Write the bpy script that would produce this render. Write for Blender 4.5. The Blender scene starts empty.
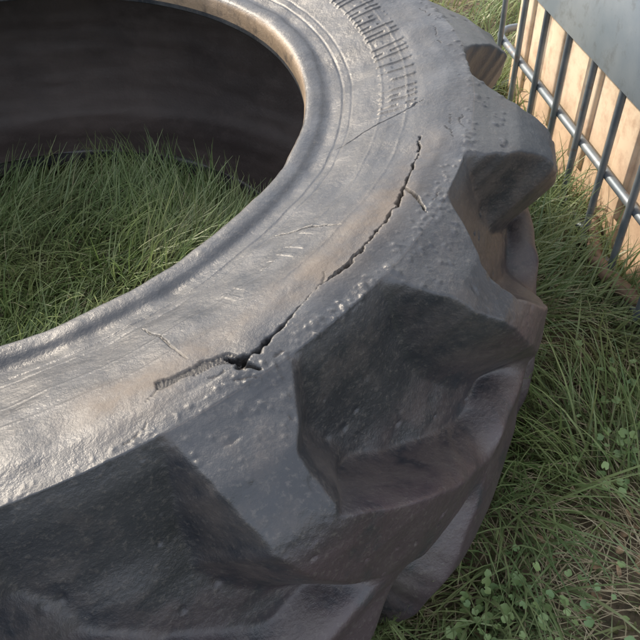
import bpy, numpy as np, math
from mathutils import Vector, Matrix
rng=np.random.default_rng(7)
scene=bpy.context.scene
scene.view_settings.view_transform='Standard'; scene.view_settings.look='None'; scene.view_settings.exposure=0

# ---------------------------------------------------------------- helpers
def vnoise(x,y,scale,seed):
    g=np.random.default_rng(seed).random((256,256))
    x=x/scale+1000;y=y/scale+1000
    xi=np.floor(x).astype(int);yi=np.floor(y).astype(int)
    fx=x-xi;fy=y-yi;fx=fx*fx*(3-2*fx);fy=fy*fy*(3-2*fy)
    a=g[xi%256,yi%256];b=g[(xi+1)%256,yi%256];c=g[xi%256,(yi+1)%256];d=g[(xi+1)%256,(yi+1)%256]
    return (a*(1-fx)+b*fx)*(1-fy)+(c*(1-fx)+d*fx)*fy
def fbm(x,y,scale,seed,o=3):
    s=0;a=1;t=0
    for i in range(o):
        s=s+a*vnoise(x,y,scale/2**i,seed+i);t+=a;a*=.5
    return s/t
def sst(a,b,x):
    t=np.clip((x-a)/(b-a),0,1);return t*t*(3-2*t)
def mesh_from(name,V,Fq,attrs=None,smooth=True):
    me=bpy.data.meshes.new(name)
    n=len(V);k=Fq.shape[1];m=len(Fq)
    me.vertices.add(n);me.vertices.foreach_set('co',V.astype(np.float32).ravel())
    me.loops.add(m*k);me.loops.foreach_set('vertex_index',Fq.astype(np.int32).ravel())
    me.polygons.add(m);me.polygons.foreach_set('loop_start',(np.arange(m)*k).astype(np.int32))
    try: me.polygons.foreach_set('loop_total',np.full(m,k,np.int32))
    except Exception: pass
    me.update(calc_edges=True)
    me.polygons.foreach_set('use_smooth',np.full(m,smooth))
    for an,av in (attrs or {}).items():
        at=me.attributes.new(an,'FLOAT','POINT');at.data.foreach_set('value',av.astype(np.float32).ravel())
    me.validate()
    ob=bpy.data.objects.new(name,me);scene.collection.objects.link(ob);return ob
def newmat(name):
    m=bpy.data.materials.new(name);m.use_nodes=True
    nt=m.node_tree;return m,nt,nt.nodes['Principled BSDF']
class N:
    def __init__(s,nt):s.nt=nt
    def n(s,t,**k):
        x=s.nt.nodes.new(t)
        for a,b in k.items():
            if a[0]=='_':x.inputs[a[1:].replace('_',' ')].default_value=b
            else:setattr(x,a,b)
        return x
    def l(s,a,b):s.nt.links.new(a,b)
    def attr(s,n):return s.n('ShaderNodeAttribute',attribute_name=n).outputs['Fac']
    def noise(s,vec,scale,detail=4,rough=.6):
        x=s.n('ShaderNodeTexNoise');x.inputs['Scale'].default_value=scale;x.inputs['Detail'].default_value=detail;x.inputs['Roughness'].default_value=rough
        if vec is not None:s.l(vec,x.inputs['Vector'])
        return x.outputs['Fac']
    def ramp(s,f,a,b):
        x=s.n('ShaderNodeMapRange');x.inputs['From Min'].default_value=a;x.inputs['From Max'].default_value=b;s.l(f,x.inputs['Value']);return x.outputs['Result']
    def mix(s,f,a,b):
        x=s.n('ShaderNodeMix',data_type='RGBA')
        for i,v in ((0,f),(6,a),(7,b)):
            if isinstance(v,(tuple,float,int)):x.inputs[i].default_value=v if not isinstance(v,tuple) else (*v,1)
            else:s.l(v,x.inputs[i])
        return x.outputs[2]
    def math(s,op,a,b):
        x=s.n('ShaderNodeMath',operation=op)
        for i,v in ((0,a),(1,b)):
            if isinstance(v,(float,int)):x.inputs[i].default_value=v
            else:s.l(v,x.inputs[i])
        return x.outputs[0]
    def bump(s,h,st,dist,nrm=None):
        x=s.n('ShaderNodeBump');x.inputs['Strength'].default_value=st;x.inputs['Distance'].default_value=dist;s.l(h,x.inputs['Height'])
        if nrm is not None:s.l(nrm,x.inputs['Normal'])
        return x.outputs['Normal']

# ---------------------------------------------------------------- tyre
def dense(pts,step):
    pts=np.array(pts,float);d=np.r_[0,np.cumsum(np.hypot(*np.diff(pts,axis=0).T))]
    n=max(2,int(round(d[-1]/step)));t=np.linspace(0,d[-1],n)
    return np.c_[np.interp(t,d,pts[:,0]),np.interp(t,d,pts[:,1])]
def smooth(o,k):
    for _ in range(k):
        q=o.copy();q[1:-1]=(o[:-2]+2*o[1:-1]+o[2:])/4;o=q
    return o
side=[(.4885,.402),(.4868,.425),(.4880,.437),(.492,.4425),(.501,.4445),(.511,.4440),(.517,.4405),(.523,.4400),(.530,.4425),(.545,.448),(.565,.456),(.60,.470),(.64,.482),(.67,.487),(.70,.486)]
sd=smooth(dense(side,.0013),8)
nS=len(sd)
W=np.linspace(0,2,400)[1:-1]
lugk=np.array([0,.22,.42,.50,.70,.85,1.0]);lugr=np.array([.70,.755,.798,.808,.822,.822,.816]);lugz=np.array([.486,.464,.428,.408,.345,.29,.24])
holk=np.array([0,.08,.18,.32,.48,.65,.82,1.0]);holr=np.array([.70,.707,.713,.722,.738,.756,.768,.772]);holz=np.array([.486,.463,.430,.386,.346,.308,.276,.24])
def prof(k,r,z,w,ns,low):
    ww=np.where(w<=1,w,2-w)
    rr=np.interp(ww,k,r);zz=np.interp(ww,k,z);zz=np.where(w<=1,zz,.48-zz)
    rr=rr-low*sst(1.0,1.3,w)*(1-sst(1.7,2.0,w))
    return smooth(np.c_[rr,zz],ns)
PL=prof(lugk,lugr,lugz,W,9,-.006);PH=prof(holk,holr,holz,W,60,.0)
low=sd[::-1][::3].copy();low[:,1]=.48-low[:,1]
inner=[(.4885,.078),(.50,.066),(.56,.044),(.64,.034),(.69,.052),(.712,.11),(.724,.18),(.728,.24),(.724,.30),(.712,.35),(.69,.41),(.64,.450),(.56,.432),(.50,.412)]
inn=smooth(dense(inner,.009),3)[1:]
base=np.concatenate([sd,PL,low,inn]);hol=np.concatenate([sd,PH,low,inn])
wrow=np.concatenate([np.zeros(nS),W,np.full(len(low)+len(inn),2.)])
isin=np.concatenate([np.zeros(nS+len(W)+len(low)),np.ones(len(inn))])
arc=np.r_[0,np.cumsum(np.hypot(*np.diff(base,axis=0).T))]
th=np.concatenate([np.arange(-118,32,.075),np.linspace(32,242,420,endpoint=False)])
nr,nc=len(base),len(th)
TH=th[None,:];WR=wrow[:,None]
k5=np.array([0,.25,.45,.62,.75,1.0])
gen_L=np.array([-5.5,-3.6,-2.2,0,2.4,8]);gen_R=np.array([5,3.0,3.6,6.6,10,17])
spec={0:(np.array([-109,-107.5,-106.5,-104,-101.5,-96.]),np.array([-98,-100,-99,-95,-92,-86.])),
1:(np.array([-86.5,-85.5,-84.5,-83,-80.5,-74.]),np.array([-76.5,-79,-77.8,-73.5,-69.0,-61.])),
2:(np.array([-66.6,-64.5,-62.5,-60,-57.5,-52.]),np.array([-54.5,-58.2,-57.2,-53.5,-50,-42.])),
3:(np.array([-48,-44.5,-42,-38,-35,-29.]),np.array([-33,-35,-34.5,-31,-27,-19.])),
4:(np.array([-27,-23,-20.5,-17.5,-14,-7.]),np.array([-12,-14,-13.5,-10,-6,3.]))}
mask=np.zeros((nr,nc))
for k in range(16):
    if k in spec:L,Rr=spec[k]
    else:
        c=-81.5+22.5*k+1.5;L=c+gen_L;Rr=c+gen_R
    for lower in (0,1):
        w=WR if not lower else 2-WR
        off=0 if not lower else 11.5
        l=np.interp(w,k5,L)+off;r=np.interp(w,k5,Rr)+off
        l=l+np.clip(w-1,0,1)*30;r=r+np.clip(w-1,0,1)*34
        t=((TH-(l+r)/2+180)%360)-180
        hw=(r-l)/2
        wob=(vnoise(WR*6+k,TH*0+k*3.1,1,31+k)-.5)*1.0+(vnoise(WR*22+k,TH*0+k*3.1,1,131+k)-.5)*.35
        fl=1.0+2.2*sst(0,.5,w);fr=1.6+4.2*sst(0,.45,w)
        a_=np.clip((t-(-hw-fl*.8+wob))/(fl*1.15),0,1);b_=np.clip((t-(hw-fr*.25+wob))/(fr*1.05),0,1)
        a_=.65*a_+.35*a_*a_*(3-2*a_);b_=.6*b_+.4*b_*b_*(3-2*b_)
        m=(a_**1.5)*(1-b_)**1.6
        m=m*(1-sst(1.02,1.16,w))
        mask=1-(1-mask)*(1-m)
mask*=(WR>0)*(WR<2)
mk=mask[:,:2000]
for _ in range(3):
    mk[nS+2:-1]=(mk[nS+1:-2]+2*mk[nS+2:-1]+mk[nS+3:])/4
    mk[:,1:-1]=(mk[:,:-2]+2*mk[:,1:-1]+mk[:,2:])/4
Rm=base[:,0:1]*mask+hol[:,0:1]*(1-mask);Zm=base[:,1:2]*mask+hol[:,1:2]*(1-mask)
tg=np.gradient(base,axis=0);tg/=np.linalg.norm(tg,axis=1)[:,None]+1e-9
nrm=np.c_[-tg[:,1],tg[:,0]]
X=np.radians(TH)*.66+0*Rm; Y=arc[:,None]+0*TH
disp=np.zeros((nr,nc))
ext=(1-isin)[:,None]
shfade=sst(.0,.06,arc[:,None])
tread=sst(.05,.3,WR)*(1-sst(1.7,1.95,WR))
disp+=(fbm(X,Y,.14,3)-.5)*.012*ext*shfade
disp+=(fbm(X,Y,.035,5)-.5)*.0025*ext*shfade
disp+=(fbm(X,Y,.075,15,2)-.5)*.009*tread
disp+=(fbm(X,Y,.012,17,3)-.5)*.0024*np.exp(-((WR-.46)/.12)**2)*mask
rr=base[:,0:1]
asho=arc[nS-1]
disp+=(fbm(X,Y,.007,19,2)-.45)*.0045*np.exp(-((Y-asho-.002)/.006)**2)*sst(.45,.6,vnoise(X,Y*0,.05,23))
def ring(r0,w,a): return a*np.exp(-((rr-r0)/w)**2)*ext*(Zm>.24)
for r0,w,a in((.5395,.0012,-.0013),(.5515,.0012,-.0007),(.5905,.0013,.0005),(.622,.0016,.0005)):
    disp+=ring(r0,w,a)
up=(Zm>.3)*ext
pan=sst(-40,-39.5,TH)*(1-sst(-4,-3.5,TH))*sst(.586,.588,rr)*(1-sst(.632,.634,rr))
chn=np.floor(np.radians(TH)*.61/.026);fr_=np.radians(TH)*.61/.026-chn
vr=vnoise(chn*1.0,chn*0+.5,.37,91)
stroke=((np.abs(fr_-.2)<.10)|((np.abs(fr_-.62)<.10)&(vr>.35))|((fr_>.1)&(fr_<.72)&(np.abs((rr-.610)/.023-(vr*2-1))<.22)))*(fr_<.86)
disp+=pan*stroke*.0015*up*sst(.12,.3,vnoise(X,Y,.03,77))
pan2=sst(-76,-74,TH)*(1-sst(-62,-60,TH))*sst(.583,.585,rr)*(1-sst(.605,.607,rr))
disp+=pan2*stroke*.0005*up*sst(.3,.5,vnoise(X,Y,.02,78))
def pline(pts):
    a=np.array(pts);x=np.radians(a[:,0])*.66;y=a[:,1]
    D=np.full((nS,nc),9.);T=np.zeros((nS,nc))
    gx=np.radians(TH)*.66+0*rr[:nS];gy=rr[:nS]+0*TH
    wx=(fbm(gx,gy,.012,41)-.5)*.006;wy=(fbm(gx,gy,.010,51)-.5)*.008
    gx=gx+wx;gy=gy+wy
    n=len(a)-1
    for i in range(n):
        dx,dy=x[i+1]-x[i],y[i+1]-y[i];L2=dx*dx+dy*dy
        t=np.clip(((gx-x[i])*dx+(gy-y[i])*dy)/L2,0,1)
        d=np.hypot(gx-x[i]-t*dx,gy-y[i]-t*dy)
        T=np.where(d<D,(i+t)/n,T);D=np.minimum(D,d)
    return D,T,gx,gy
crack=np.zeros((nr,nc))
main=[(-45.5,.646),(-50.4,.652),(-54.9,.656),(-57.6,.662),(-60.9,.664),(-63.6,.665),(-66.4,.667),(-68.4,.667),(-69.9,.661),(-72.4,.666),(-74.2,.672),(-76.3,.674),(-77.6,.679)]
D,T,gx,gy=pline(main)
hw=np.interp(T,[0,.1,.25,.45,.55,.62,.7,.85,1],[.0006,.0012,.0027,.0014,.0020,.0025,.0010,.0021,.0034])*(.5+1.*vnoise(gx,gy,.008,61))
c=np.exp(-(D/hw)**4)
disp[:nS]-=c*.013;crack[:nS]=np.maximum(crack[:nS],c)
lat=sst(-84,-79,TH)*(1-sst(-52,-46,TH))
yc=np.interp(TH,[-78,-74,-70,-60,-50,-45],[.68,.672,.662,.664,.652,.646])
disp[:nS]+=lat*sst(-.001,.001,(rr[:nS]-yc))*(1-sst(.004,.03,rr[:nS]-yc))*.0035
disp[:nS]-=lat*sst(.0,.002,(yc-rr[:nS]))*(1-sst(.004,.03,yc-rr[:nS]))*.002
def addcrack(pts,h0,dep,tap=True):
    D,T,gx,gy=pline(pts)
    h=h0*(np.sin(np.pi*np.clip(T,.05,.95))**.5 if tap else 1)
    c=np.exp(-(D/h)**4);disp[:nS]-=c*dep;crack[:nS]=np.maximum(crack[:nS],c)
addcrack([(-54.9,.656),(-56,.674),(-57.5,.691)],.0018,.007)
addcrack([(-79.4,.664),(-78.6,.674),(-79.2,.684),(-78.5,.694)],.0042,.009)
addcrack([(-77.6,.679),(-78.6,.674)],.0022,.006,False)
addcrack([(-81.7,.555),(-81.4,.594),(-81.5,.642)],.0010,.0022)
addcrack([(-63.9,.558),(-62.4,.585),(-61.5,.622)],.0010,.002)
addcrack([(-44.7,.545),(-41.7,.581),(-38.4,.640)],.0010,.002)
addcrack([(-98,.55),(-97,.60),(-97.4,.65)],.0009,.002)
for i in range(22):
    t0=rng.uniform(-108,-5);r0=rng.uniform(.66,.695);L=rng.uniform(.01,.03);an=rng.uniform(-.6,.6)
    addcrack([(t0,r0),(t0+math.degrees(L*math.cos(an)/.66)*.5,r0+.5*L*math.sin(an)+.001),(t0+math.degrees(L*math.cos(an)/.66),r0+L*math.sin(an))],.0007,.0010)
D,T,gx,gy=pline([(-84.2,.656),(-82.5,.658),(-80.6,.661),(-79.2,.667)])
hwp=.0042+.0028*T
pm=1-sst(hwp-.0010,hwp,D)
cord=np.zeros((nr,nc));cord[:nS]=pm
disp[:nS]-=pm*.0020;disp[:nS]+=pm*.0007*np.sin((gx+gy)/.0016*np.pi)
zone=[(-82,-66,.688,.703,80),(-88,-77,.69,.76,60),(-66,-55,.69,.74,55),(-50,-34,.69,.74,40),(-64,-50,.68,.70,40),(-110,-86,.69,.703,60),(-110,-98,.69,.76,20),(-45,-10,.685,.70,25)]
s_of_r=lambda r:np.interp(r,base[:nS+150,0],arc[:nS+150])
for a0,a1,r0,r1,n in zone:
    for i in range(n):
        t=rng.uniform(a0,a1);a=s_of_r(rng.uniform(r0,r1));rad=rng.uniform(.0011,.0026)*(1.5 if rng.random()<.10 else 1)
        i0,i1=np.searchsorted(arc,[a-.01,a+.01]);j0,j1=np.searchsorted(th[:2000],[t-1,t+1])
        if j1<=j0 or i1<=i0:continue
        dx=np.radians(TH[:,j0:j1]-t)*.72;dy=arc[i0:i1,None]-a
        disp[i0:i1,j0:j1]+=rad*.5*np.exp(-((dx*dx*rng.uniform(.4,1.6)+dy*dy)/rad**2)**1.2)
for i in range(110):
    t=rng.uniform(-112,0);a=rng.uniform(arc[nS+20],arc[nS+190]);rad=rng.uniform(.002,.006)
    i0,i1=np.searchsorted(arc,[a-.025,a+.025]);j0,j1=np.searchsorted(th[:2000],[t-2,t+2])
    if j1<=j0:continue
    dx=np.radians(TH[:,j0:j1]-t)*.8;dy=arc[i0:i1,None]-a;q=rng.uniform(.2,1.5)
    disp[i0:i1,j0:j1]-=.0018*np.exp(-((dx*dx*q+dy*dy/q)/rad**2)**1.5)
disp+=isin[:,None]*((fbm(X*.5,Y*3,.05,91)-.5)*.006)
Rm=Rm+nrm[:,0:1]*disp;Zm=Zm+nrm[:,1:2]*disp
tr=np.radians(TH)
V=np.stack([Rm*np.cos(tr),Rm*np.sin(tr),Zm],-1).reshape(-1,3)
I,J=np.meshgrid(np.arange(nr),np.arange(nc),indexing='ij')
I2=(I+1)%nr;J2=(J+1)%nc
Fq=np.stack([I*nc+J,I*nc+J2,I2*nc+J2,I2*nc+J],-1).reshape(-1,4)
dirt=np.zeros((nr,nc))
band=np.exp(-((rr-.640)/.020)**2)*(Zm>.4)*ext
dirt+=band*sst(-93,-86,TH)*(1-sst(-56,-47,TH))*(.3+.9*fbm(X,Y,.03,101))
dirt+=.6*np.exp(-((rr-.655)/.03)**2)*np.exp(-((TH+86)/4.5)**2)*(Zm>.4)*ext*(rr<.69)
dirt+=.5*np.exp(-((rr-.66)/.02)**2)*sst(-75,-66,TH)*(1-sst(-50,-40,TH))*(Zm>.4)*ext
dirt=np.clip(dirt,0,1)
beadm=(1-sst(.4885,.4915,Rm))*ext*(Zm>.41)
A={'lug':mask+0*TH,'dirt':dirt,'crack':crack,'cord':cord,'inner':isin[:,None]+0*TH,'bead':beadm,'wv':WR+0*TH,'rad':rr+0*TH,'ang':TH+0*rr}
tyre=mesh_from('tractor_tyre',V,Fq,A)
m,nt,b=newmat('weathered_rubber');q=N(nt)
co=q.n('ShaderNodeTexCoord').outputs['Object']
n1=q.noise(co,5,4);n2=q.noise(co,22,5,.65);n3=q.noise(co,190,4,.7)
cx=q.n('ShaderNodeCombineXYZ');q.l(q.math('MULTIPLY',q.attr('ang'),.10),cx.inputs[0]);q.l(q.math('MULTIPLY',q.attr('rad'),34.),cx.inputs[1]);q.l(q.math('MULTIPLY',q.attr('wv'),6.),cx.inputs[2])
ns=q.noise(cx.outputs[0],1.6,5,.6)
col=q.mix(q.ramp(n1,.35,.65),(.011,.014,.019),(.026,.031,.039))
sw=q.math('SUBTRACT',1.,q.ramp(q.attr('wv'),0.,.35))
col=q.mix(q.math('MULTIPLY',q.math('MULTIPLY',q.ramp(ns,.40,.75),.75),sw),col,(.070,.073,.078))
col=q.mix(q.math('MULTIPLY',q.ramp(n2,.45,.8),.6),col,(.046,.047,.049))
tz=q.math('MULTIPLY',q.ramp(q.attr('wv'),.42,.56),q.ramp(q.math('ADD',n2,q.math('MULTIPLY',q.attr('lug'),.16)),.40,.60))
col=q.mix(q.math('MULTIPLY',tz,.9),col,(.042,.029,.035))
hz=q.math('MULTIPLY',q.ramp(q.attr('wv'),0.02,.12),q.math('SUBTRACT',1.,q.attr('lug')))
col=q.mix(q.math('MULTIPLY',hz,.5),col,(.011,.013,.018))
fl=q.math('MULTIPLY',q.math('MULTIPLY',q.attr('lug'),q.math('SUBTRACT',1.,q.attr('lug'))),4.)
col=q.mix(q.math('MULTIPLY',q.math('MULTIPLY',fl,q.ramp(n2,.35,.6)),.6),col,(.075,.066,.063))
col=q.mix(q.math('MULTIPLY',q.math('MULTIPLY',q.ramp(q.noise(co,11,7,.75),.50,.66),q.ramp(q.attr('wv'),.02,.1)),.5),col,(.064,.055,.052))
dfac=q.math('MULTIPLY',q.attr('dirt'),q.ramp(n2,.25,.55))
col=q.mix(q.math('MULTIPLY',dfac,.85),col,(.095,.076,.060))
col=q.mix(q.math('MULTIPLY',q.ramp(n3,.54,.70),.45),col,(.10,.093,.085))
col=q.mix(q.attr('crack'),col,(.008,.007,.007))  # cut grooves also darkened in colour: black dirt plus the gap's shade
col=q.mix(q.attr('cord'),col,(.010,.010,.012))
col=q.mix(q.math('MULTIPLY',q.attr('bead'),q.ramp(n2,.25,.5)),col,(.24,.18,.125))
icol=q.mix(q.ramp(n1,.35,.65),(.042,.033,.031),(.076,.060,.054))
icol=q.mix(q.math('MULTIPLY',q.ramp(n2,.5,.75),.5),icol,(.11,.09,.082))
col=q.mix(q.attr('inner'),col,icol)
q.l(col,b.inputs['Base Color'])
rg=q.math('ADD',q.math('MULTIPLY',n2,.36),.25);rg=q.math('ADD',rg,q.math('MULTIPLY',dfac,.20));rg=q.math('ADD',rg,q.math('MULTIPLY',q.attr('inner'),.2))
q.l(rg,b.inputs['Roughness'])
nb=q.bump(n3,.50,.0018);nb=q.bump(n2,.25,.006,nb)
q.l(nb,b.inputs['Normal'])
b.inputs['Specular IOR Level'].default_value=.6
tyre.data.materials.append(m)

# ---------------------------------------------------------------- ground
def gh(x,y): return (fbm(x,y,.5,201)-.5)*.035-.012
gx=np.concatenate([[-400,-120,-40,-12,-6],np.linspace(-3.5,5,240),[8,16,50,140,400]])
GX,GY=np.meshgrid(gx,gx,indexing='ij')
GZ=gh(GX,GY)*(np.hypot(GX,GY)<6)
n=len(gx);I,J=np.meshgrid(np.arange(n-1),np.arange(n-1),indexing='ij')
Fg=np.stack([I*n+J,(I+1)*n+J,(I+1)*n+J+1,I*n+J+1],-1).reshape(-1,4)
ground=mesh_from('ground',np.stack([GX,GY,GZ],-1).reshape(-1,3),Fg)
m,nt,b=newmat('soil_and_thatch');q=N(nt);co=q.n('ShaderNodeTexCoord').outputs['Object']
a1=q.noise(co,4,6);a2=q.noise(co,45,8,.7)
col=q.mix(q.ramp(a2,.35,.7),(.060,.048,.032),(.26,.20,.13));col=q.mix(q.ramp(a1,.5,.7),col,(.09,.11,.05))
q.l(col,b.inputs['Base Color']);b.inputs['Roughness'].default_value=.95;q.l(q.bump(a2,.8,.02),b.inputs['Normal'])
ground.data.materials.append(m)

# ---------------------------------------------------------------- grass
P0=np.array([.995,-.299]);tdir=np.array([-.37,-.93]);tdir/=np.linalg.norm(tdir);ndir=np.array([-tdir[1],tdir[0]])
if ndir[0]<0:ndir=-ndir
def blades(pos,L,wd,az,lean,curl,seg=4):
    n=len(pos);k=np.linspace(0,1,seg+1)
    dx=np.cos(az);dy=np.sin(az);Vs=[];hs=[]
    x=pos[:,0].copy();y=pos[:,1].copy();z=gh(x,y)-.004
    ca=az+np.pi/2+rng.normal(0,.5,n)
    sx,sy=np.cos(ca),np.sin(ca)
    for i in range(seg+1):
        w=wd*(1-k[i]**1.6)*.5+.0002
        Vs.append(np.stack([np.stack([x-sx*w,y-sy*w,z],-1),np.stack([x+sx*w,y+sy*w,z+w*.4],-1)],1));hs.append(np.full((n,2),k[i]))
        an=np.clip(lean+curl*k[i],0,2.0);st=L/seg
        x=x+dx*np.sin(an)*st;y=y+dy*np.sin(an)*st;z=np.maximum(z+np.cos(an)*st,.004)
    Vs=np.stack(Vs,1);hs=np.stack(hs,1)
    V=Vs.reshape(-1,3);bidx=(np.arange(n)*(seg+1)*2)[:,None,None]
    f=np.array([[2*i,2*i+1,2*i+3,2*i+2] for i in range(seg)])[None]
    F=(bidx+f).reshape(-1,4)
    r=np.repeat(rng.random(n),(seg+1)*2)
    return V,F,hs.reshape(-1),r
def ok(p,rmin=.86):
    r=np.hypot(p[:,0],p[:,1]);s=(p-P0)@ndir;t=(p-P0)@tdir
    return (r>rmin)&~((s>.04)&(s<1.05)&(t>-.75)&(t<.9))
def scatter(n,x0,x1,y0,y1,rmin=.72,clump=.5,bare=1.):
    p=np.c_[rng.uniform(x0,x1,n),rng.uniform(y0,y1,n)]
    bb=1-bare*np.exp(-(np.hypot(p[:,0]-.58,p[:,1]+.84)/.13)**2)*.85
    keep=ok(p,rmin)&(rng.random(n)<(clump+(1-clump)*sst(.35,.62,fbm(p[:,0],p[:,1],.12,301)))*bb)
    return p[keep]
parts=[]
def add(p,l0,l1,w0,w1,leanm,dry=0,seg=4,inside=False):
    n=len(p);L=rng.uniform(l0,l1,n)*(.6+.8*fbm(p[:,0],p[:,1],.25,311))
    az=(fbm(p[:,0],p[:,1],.35,321)*2*np.pi*1.6)+rng.normal(0,.8,n)
    lean=np.abs(rng.normal(leanm,.3,n));curl=rng.uniform(.2,1.5,n)
    V,F,h,r=blades(p,L,rng.uniform(w0,w1,n),az,lean,curl,seg)
    rv=np.hypot(V[:,0],V[:,1])
    if inside:
        k=rv>.478;V[k,:2]*=(.478/rv[k])[:,None]
    else:
        rlim=np.interp(V[:,2],[0,.03,.08,.16,.24,.40],[.725,.765,.80,.825,.835,.835]);k=rv<rlim
        V[k,:2]*=(rlim/rv)[k][:,None]
    parts.append((V,F,h,r,np.full(len(V),dry,float)))
add(scatter(30000,.05,1.7,-1.35,.35,.74,.2),.07,.21,.0024,.0048,.45,seg=5)
add(scatter(30000,.05,1.7,-1.35,.35,.72,.6),.02,.06,.0015,.003,.5)
add(scatter(19000,.05,1.7,-1.35,.35,.76,.4,.1),.05,.15,.0012,.0026,1.1,dry=1)
add(scatter(26000,.8,3.2,.1,3.0,.86,.5),.06,.16,.003,.005,.5)
add(scatter(9000,-2.2,.9,-2.2,-.3,.78,.5),.05,.14,.004,.006,.5)
add(scatter(6000,-3,.9,.6,3,.8,.5),.05,.14,.004,.007,.5)
n=16000;a=rng.uniform(0,2*np.pi,n);r=.49*np.sqrt(rng.random(n));pi=np.c_[r*np.cos(a),r*np.sin(a)]
add(pi,.07,.19,.0022,.004,.5,seg=5,inside=True)
add(pi[:4500]+.003,.06,.16,.0012,.0025,.9,dry=.7,inside=True)
off=0;VV=[];FF=[];H=[];RR=[];DR=[]
for V_,F_,h_,r_,d_ in parts:
    VV.append(V_);FF.append(F_+off);off+=len(V_);H.append(h_);RR.append(r_);DR.append(d_)
VV=np.concatenate(VV)
grass=mesh_from('grass',VV,np.concatenate(FF),{'h':np.concatenate(H),'rnd':np.concatenate(RR),'dry':np.concatenate(DR)},smooth=True)
m,nt,b=newmat('grass_blades');q=N(nt);co=q.n('ShaderNodeTexCoord').outputs['Object']
col=q.mix(q.attr('rnd'),(.10,.165,.05),(.27,.33,.14))
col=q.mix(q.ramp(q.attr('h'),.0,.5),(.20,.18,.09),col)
col=q.mix(q.math('MULTIPLY',q.ramp(q.noise(co,3,2),.4,.65),.4),col,(.12,.19,.11))
col=q.mix(q.math('MULTIPLY',q.ramp(q.noise(co,7,3),.52,.72),.4),col,(.33,.31,.16))
col=q.mix(q.attr('dry'),col,(.46,.40,.27))
q.l(col,b.inputs['Base Color']);b.inputs['Roughness'].default_value=.42
tl=q.n('ShaderNodeBsdfTranslucent');q.l(col,tl.inputs['Color'])
ms=q.n('ShaderNodeMixShader');ms.inputs[0].default_value=.38
q.l(b.outputs[0],ms.inputs[1]);q.l(tl.outputs[0],ms.inputs[2]);q.l(ms.outputs[0],nt.nodes['Material Output'].inputs['Surface'])
grass.data.materials.append(m)

# ---------------------------------------------------------------- broad-leaf weeds
def weeds():
    Vs=[];Fs=[];Rn=[];o=0
    centres=[(.34,-.80,40),(.38,-.82,36),(.30,-.82,24),(.45,-.86,14),(.66,-.70,24),(.72,-.66,18),(.62,-.76,12),(.78,-.60,8)]
    for cx_,cy_,nn in centres:
        for i in range(nn):
            px=cx_+rng.normal(0,.026);py=cy_+rng.normal(0,.026)
            if math.hypot(px,py)<.84:continue
            hz=rng.uniform(.015,.06);R_=rng.uniform(.0035,.008)
            ax=Vector((rng.normal(0,.35),rng.normal(0,.35),1)).normalized();qt=ax.to_track_quat('Z','Y').to_matrix()
            rot=rng.uniform(0,6.28);rim=[(0,0,0)]
            for k in range(14):
                a=k/14*2*math.pi;rad=R_*(.82+.18*abs(math.cos(a*2.5)))*(1 if k else .35)
                rim.append((rad*math.cos(a+rot),rad*math.sin(a+rot),R_*.25))
            pts=[qt@Vector(p)+Vector((px,py,hz)) for p in rim]
            Vs+= [tuple(p) for p in pts]
            for k in range(14):Fs.append((o,o+1+k,o+1+(k+1)%14))
            Rn+=[rng.random()]*15
            o+=15
            b0=Vector((px+rng.normal(0,.01),py+rng.normal(0,.01),-.01))
            for s in((.0008,0),(-.0008,0)):Vs.append((b0.x+s[0],b0.y,b0.z));
            Vs.append((px,py,hz));Fs.append((o,o+1,o+2));Rn+=[.5]*3;o+=3
    return mesh_from('clover_plant',np.array(Vs),np.array(Fs),{'rnd':np.array(Rn)})
wd=weeds()
m,nt,b=newmat('clover_leaf');q=N(nt)
col=q.mix(q.attr('rnd'),(.09,.16,.06),(.17,.24,.09));q.l(col,b.inputs['Base Color']);b.inputs['Roughness'].default_value=.55
wd.data.materials.append(m)

# ---------------------------------------------------------------- fallen leaves and bits on the bare soil
Vs=[];Fs=[];o=0
for i in range(90):
    px=.58+rng.normal(0,.10);py=-.84+rng.normal(0,.08)
    if math.hypot(px,py)<.86:continue
    R_=rng.uniform(.004,.014);el_=rng.uniform(.3,.6);rot=rng.uniform(0,6.28)
    ax=Vector((rng.normal(0,.4),rng.normal(0,.4),1)).normalized();qt=ax.to_track_quat('Z','Y').to_matrix()
    z0=float(gh(np.array([px]),np.array([py]))[0])+rng.uniform(.004,.02)
    Vs.append(tuple(qt@Vector((0,0,0))+Vector((px,py,z0))))
    for k in range(10):
        a=k/10*6.283;x=R_*math.cos(a);y=R_*el_*math.sin(a)*(1+.2*math.cos(a));c_,s_=math.cos(rot),math.sin(rot)
        Vs.append(tuple(qt@Vector((x*c_-y*s_,x*s_+y*c_,.35*abs(y)+.1*x))+Vector((px,py,z0))))
    for k in range(10):Fs.append((o,o+1+k,o+1+(k+1)%10))
    o+=11
lf=mesh_from('fallen_leaves',np.array(Vs),np.array(Fs))
m,nt,b=newmat('dead_leaf');q=N(nt);co=q.n('ShaderNodeTexCoord').outputs['Object']
col=q.mix(q.ramp(q.noise(co,60,3),.35,.65),(.12,.075,.045),(.32,.22,.13));q.l(col,b.inputs['Base Color']);b.inputs['Roughness'].default_value=.8
lf.data.materials.append(m)

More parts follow.
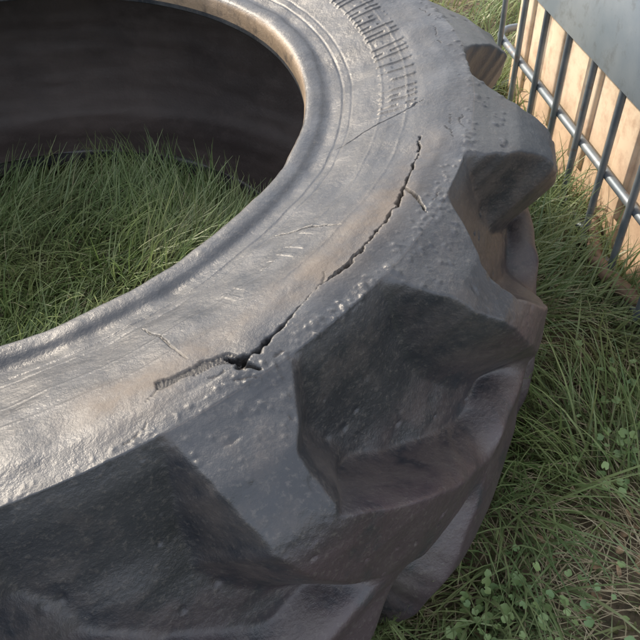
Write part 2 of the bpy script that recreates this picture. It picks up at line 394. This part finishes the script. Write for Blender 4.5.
# ---------------------------------------------------------------- IBC water tank in cage
tank=bpy.data.objects.new('intermediate_bulk_container',None);scene.collection.objects.link(tank)
def W3(s,t,z):
    p=P0+tdir*s+ndir*t;return Vector((p[0],p[1],z))
def tube(name,pts,r,mat,seg=12):
    cu=bpy.data.curves.new(name,'CURVE');cu.dimensions='3D';cu.bevel_depth=r;cu.bevel_resolution=4
    sp=cu.splines.new('POLY');sp.points.add(len(pts)-1)
    for i,p in enumerate(pts):sp.points[i].co=(*p,1)
    cu.use_fill_caps=True
    ob=bpy.data.objects.new(name,cu);scene.collection.objects.link(ob)
    cu.materials.append(mat)
    bpy.context.view_layer.update()
    dg=bpy.context.evaluated_depsgraph_get();me=bpy.data.meshes.new_from_object(ob.evaluated_get(dg))
    bpy.data.objects.remove(ob);o2=bpy.data.objects.new(name,me);scene.collection.objects.link(o2)
    me.polygons.foreach_set('use_smooth',np.ones(len(me.polygons),bool));o2.parent=tank;return o2
mg,nt,b=newmat('galvanised_steel');q=N(nt);co=q.n('ShaderNodeTexCoord').outputs['Object']
col=q.mix(q.ramp(q.noise(co,14,5),.35,.7),(.12,.15,.18),(.24,.27,.30));col=q.mix(q.ramp(q.noise(co,40,6),.60,.75),col,(.18,.10,.06))
q.l(col,b.inputs['Base Color']);b.inputs['Metallic'].default_value=.45;b.inputs['Roughness'].default_value=.5
mp,nt,b=newmat('glow_tinted_polyethylene');q=N(nt);co=q.n('ShaderNodeTexCoord').outputs['Object']
sx=q.n('ShaderNodeSeparateXYZ');q.l(co,sx.inputs[0])
col=q.mix(q.ramp(sx.outputs[2],.0,.32),(.68,.47,.32),(.82,.72,.58));col=q.mix(q.math('MULTIPLY',q.ramp(q.noise(co,5,6),.35,.7),.5),col,(.74,.54,.38));col=q.mix(q.math('MULTIPLY',q.ramp(q.noise(co,24,7,.7),.46,.70),.75),col,(.46,.30,.21))  # warm sunlit glow put into the plastic's colour, cream above, tan below
q.l(col,b.inputs['Base Color']);b.inputs['Roughness'].default_value=.4
md,nt,b=newmat('painted_sheet_metal');q=N(nt);co=q.n('ShaderNodeTexCoord').outputs['Object']
col=q.mix(q.ramp(q.noise(co,6,6),.35,.7),(.27,.33,.40),(.42,.47,.52));col=q.mix(q.math('MULTIPLY',q.ramp(q.noise(co,28,8,.7),.52,.68),.6),col,(.18,.19,.20));q.l(col,b.inputs['Base Color']);b.inputs['Metallic'].default_value=.3;b.inputs['Roughness'].default_value=.45
mr,nt,b=newmat('rusty_steel');q=N(nt);co=q.n('ShaderNodeTexCoord').outputs['Object']
col=q.mix(q.ramp(q.noise(co,40,6),.35,.7),(.10,.065,.045),(.24,.17,.12));q.l(col,b.inputs['Base Color']);b.inputs['Roughness'].default_value=.8
import bmesh
def rbox(name,s0,s1,t0,t1,z0,z1,bev,mat,seg=4):
    bm=bmesh.new();vs=[bm.verts.new(W3(s,t,z)) for s in(s0,s1) for t in(t0,t1) for z in(z0,z1)]
    for f in((0,1,3,2),(4,6,7,5),(0,4,5,1),(2,3,7,6),(0,2,6,4),(1,5,7,3)):bm.faces.new([vs[i] for i in f])
    bmesh.ops.recalc_face_normals(bm,faces=bm.faces)
    bmesh.ops.bevel(bm,geom=bm.edges[:],offset=bev,segments=seg,affect='EDGES',profile=.5)
    me=bpy.data.meshes.new(name);bm.to_mesh(me);bm.free()
    me.polygons.foreach_set('use_smooth',np.ones(len(me.polygons),bool))
    o=bpy.data.objects.new(name,me);scene.collection.objects.link(o);me.materials.append(mat);o.parent=tank
    return o
S0,S1=-.60,.60;DEP=1.0;ZT=1.02
rbox('bottle',S0+.03,S1-.03,.028,DEP-.03,-.02,ZT-.03,.04,mp,6)
for s in np.arange(S0+.12,S1-.1,.17):
    rbox('bottle_rib',s-.03,s+.03,.020,.06,.08,.90,.007,mp,4)
zs=[.02,.165,.325,.49,.65,.82,1.0]
for z in zs:
    r=.0085 if z>.05 else .010
    c=.05;pts=[]
    for (s,t,a0) in((S1,0,0),(S1,DEP,1),(S0,DEP,2),(S0,0,3)):
        cs=S1-c if s==S1 else S0+c;ct=c if t==0 else DEP-c
        for k in range(7):
            a=-math.pi/2+a0*math.pi/2+k/6*math.pi/2
            pts.append(W3(cs+math.cos(a)*c,ct+math.sin(a)*c,z))
    pts.append(pts[0]);tube('cage_rail',pts,r,mg)
for s in np.arange(S0+.07,S1-.03,.112):
    for t in(-.012,DEP+.012):tube('cage_upright',[W3(s,t,.02),W3(s,t,1.0)],.0065,mg)
for t in np.arange(.08,DEP-.04,.14):
    for s in(S0-.012,S1+.012):tube('cage_upright',[W3(s,t,.02),W3(s,t,1.0)],.0065,mg)
rbox('sign_plate',S0+.06,S1-.2,-.026,-.0215,.335,.80,.001,md,1)
pts=[Vector((1.02,-.30,.03)),Vector((.975,-.345,.03)),Vector((.940,-.385,.03)),Vector((.922,-.43,.03)),Vector((.922,-.48,.028)),Vector((.91,-.56,.02)),Vector((.885,-.66,.0))]
tube('pallet_skid',pts,.014,mr)

# ---------------------------------------------------------------- light, world, camera
az=math.radians(-22);el=math.radians(34)
sd_=Vector((math.sin(az)*math.cos(el),math.cos(az)*math.cos(el),math.sin(el)))
w=bpy.data.worlds.new('World');scene.world=w;w.use_nodes=True;nt=w.node_tree
sk=nt.nodes.new('ShaderNodeTexSky');sk.sky_type='NISHITA';sk.sun_disc=False;sk.sun_elevation=el;sk.sun_rotation=az;sk.dust_density=4;sk.air_density=1.0
bg=nt.nodes['Background'];nt.links.new(sk.outputs[0],bg.inputs[0]);bg.inputs[1].default_value=.15
hz=nt.nodes.new('ShaderNodeBackground');hz.inputs[0].default_value=(.97,.97,1,1);hz.inputs[1].default_value=1.25   # even fill added over the sky to brighten shade, as hazy daylight
ad=nt.nodes.new('ShaderNodeAddShader');nt.links.new(bg.outputs[0],ad.inputs[0]);nt.links.new(hz.outputs[0],ad.inputs[1]);nt.links.new(ad.outputs[0],nt.nodes['World Output'].inputs[0])
L=bpy.data.lights.new('sun','SUN');L.energy=5.0;L.angle=math.radians(1.0);L.color=(1,.87,.70)
so=bpy.data.objects.new('sun',L);so.rotation_euler=sd_.to_track_quat('Z','Y').to_euler();scene.collection.objects.link(so)
d,h,yaw,pit,roll,f=1.0425,.9193,.4949,.781,-.047,731.3477
F=Vector((math.sin(yaw)*math.cos(pit),math.cos(yaw)*math.cos(pit),-math.sin(pit)));R=Vector((math.cos(yaw),-math.sin(yaw),0));U=R.cross(F)
R,U=R*math.cos(roll)+U*math.sin(roll),-R*math.sin(roll)+U*math.cos(roll)
cam=bpy.data.cameras.new('camera');cam.sensor_width=36;cam.lens=f/640*36;cam.clip_start=.02;cam.clip_end=2000
co_=bpy.data.objects.new('camera',cam);M=Matrix((R,U,-F)).transposed().to_4x4();M.translation=Vector((0,-d,h));co_.matrix_world=M
scene.collection.objects.link(co_);scene.camera=co_
